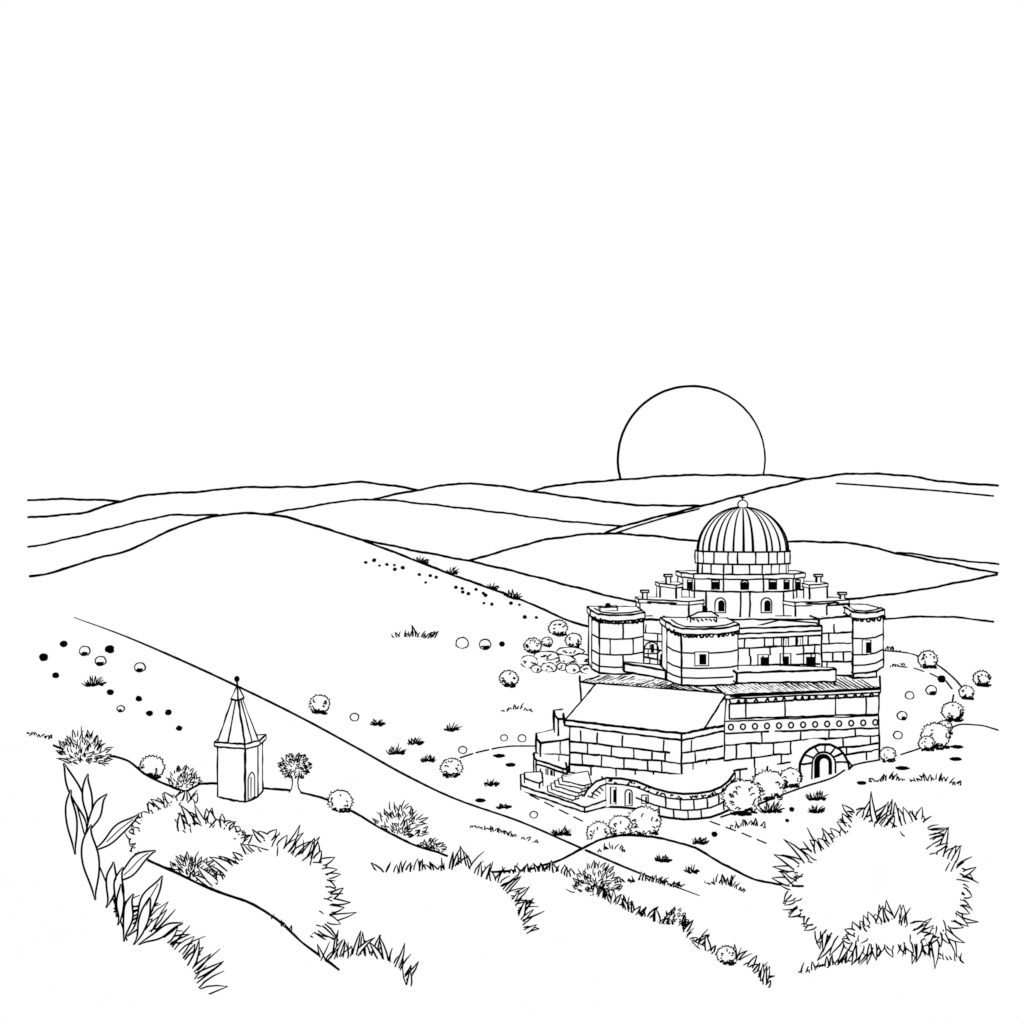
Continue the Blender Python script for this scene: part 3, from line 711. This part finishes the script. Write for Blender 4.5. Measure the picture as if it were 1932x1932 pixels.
sd+=1; grass([(215,1720),(250,1745),(300,1765),(340,1800),(365,1830),(380,1872)],54,7,lean=-.8,seed=sd,w=2.8,wd=14,jit=.25,label='long pointed grass blades on the near bank')
sd+=1; grass([(515,1735),(560,1768)],16,16,lean=0,seed=sd,w=2.4,wd=6)

# broad-leaved plant: long wavy pointed leaves, (tip) -> (base)
def leaf(mb,x0,y0,x1,y1,w,d,rib=True,wave=1):
    n=16; L=math.hypot(x1-x0,y1-y0); ux,uy=(x1-x0)/L,(y1-y0)/L; nx,ny=-uy,ux; bend=w*.45*wave
    l=[];r=[];m=[]
    for i in range(n+1):
        s=i/n; o=w/2*(math.sin(math.pi*s**.85))**1.45 if 0<s<1 else 0
        b=bend*math.sin(math.pi*s)+w*.2*math.sin(2*math.pi*s+wave)-w*.2*math.sin(wave)*(1-s)-w*.2*math.sin(2*math.pi+wave)*s
        wv=1+.10*math.sin(9*s+x0)
        bx,by=x0+ux*L*s+nx*b,y0+uy*L*s+ny*b; dd=d-.12*math.sin(math.pi*s)
        l.append(W(bx+nx*o*wv,by+ny*o*wv,dd)); r.append(W(bx-nx*o*(2-wv),by-ny*o*(2-wv),dd)); m.append(W(bx,by,dd-.03))
    mb.grid([[v+Vector((0,.03,0)) for v in l],m,[v+Vector((0,.03,0)) for v in r]])
    mb.tube(l,3.0,n=5); mb.tube(r,3.0,n=5)
    if rib: mb.tube([v-Vector((0,.02,0)) for v in m[2:12]],1.8)
BD=34
PLT=empty('leafy_plant',W(240,1775,BD),label='tall plant with long pointed pale leaves on the bank',category='plant')
mb=MB(); mb.tube([W(x,y,BD+.1) for x,y in ((140,1500),(158,1570),(190,1640),(215,1700),(240,1775))],2.4)
make('stem',mb,W(240,1775,BD),PLT)
for i,(a,b,c_,e,w,wv) in enumerate([(120,1440,164,1562,22,-1),(166,1460,170,1562,18,1),(202,1498,160,1580,19,1),(262,1536,170,1606,20,-1),(134,1490,142,1612,20,1),(172,1556,180,1698,32,1),(294,1605,208,1672,24,1),(214,1626,200,1712,20,-1),(232,1636,220,1730,18,1),(306,1652,240,1766,28,-1),(252,1686,234,1776,18,1),(284,1690,252,1782,18,-1),(228,1668,222,1745,14,-1),(345,1742,262,1782,16,1)]):
    mb=MB(); leaf(mb,a,b,c_,e,w,BD-.05*i,rib=i in (3,6,9),wave=wv); make('leaf',mb,W(c_,e,BD-.05*i),PLT)

# small tree by the tower
td=hit(557,1497).y*.995
TR=empty('tree',W(557,1495,td),label='small round-crowned tree on the bare ridge',category='tree')
mb=MB(); k=td/F
rows=[]
for (x0,y0,r0) in ((557,1496,11),(557,1488,6),(557,1478,4.5),(557,1462,4)):
    c=W(x0,y0,td); rows.append([c+Vector((r0*k*math.cos(a*math.pi/4),r0*k*math.sin(a*math.pi/4),0)) for a in range(8)])
mb.grid(rows,0,True)
for sx in (-1,1): mb.tube([W(557+sx*11,1496,td),W(557+sx*6,1487,td),W(557+sx*4.5,1476,td),W(557+sx*7,1464,td)],2.6)
make('trunk',mb,W(557,1496,td),TR)
mb=MB(); rn=random.Random(9)
for i in range(12):
    a=rn.uniform(0,6.28); q=rn.uniform(0,.5); mb.ball(W(557+24*q*math.cos(a),1447+18*q*math.sin(a),td+rn.uniform(-5,5)*k),9*k,8*k,7*k,0,7,5,.1,rn)
for ring,(q0,n) in enumerate(((.92,28),(.68,20),(.42,12),(.12,5))):
    for i in range(n):
        a=2*math.pi*(i+rn.uniform(0,.8))/n; q=q0+rn.uniform(-.1,.1)
        for sgn in (-1,1):
            yy=sgn*math.sqrt(max(0,1-min(q*q,1)))*22*k
            blade(mb,557+26*q*math.cos(a),1446+20*q*math.sin(a),-a+rn.uniform(-.4,.4),rn.uniform(5,9),4,td+yy,1.8,0,one=rn.random()<.4,fill=False)
make('crown',mb,W(557,1447,td),TR)

# ---------------------------------------------------------------- world, camera
w=bpy.data.worlds.new('World'); bpy.context.scene.world=w; w.use_nodes=True
bg=w.node_tree.nodes['Background']; bg.inputs[0].default_value=(1,1,1,1); bg.inputs[1].default_value=1.0
cd=bpy.data.cameras.new('camera'); cam=bpy.data.objects.new('camera',cd); COL.objects.link(cam)
cd.lens=50; cd.sensor_width=36; cd.clip_start=0.5; cd.clip_end=12000
cam.location=(0,0,CZ); cam.rotation_euler=(math.pi/2,0,0)
bpy.context.scene.camera=cam
sc=bpy.context.scene
sc.view_settings.view_transform='Standard'; sc.view_settings.look='None'; sc.view_settings.exposure=0
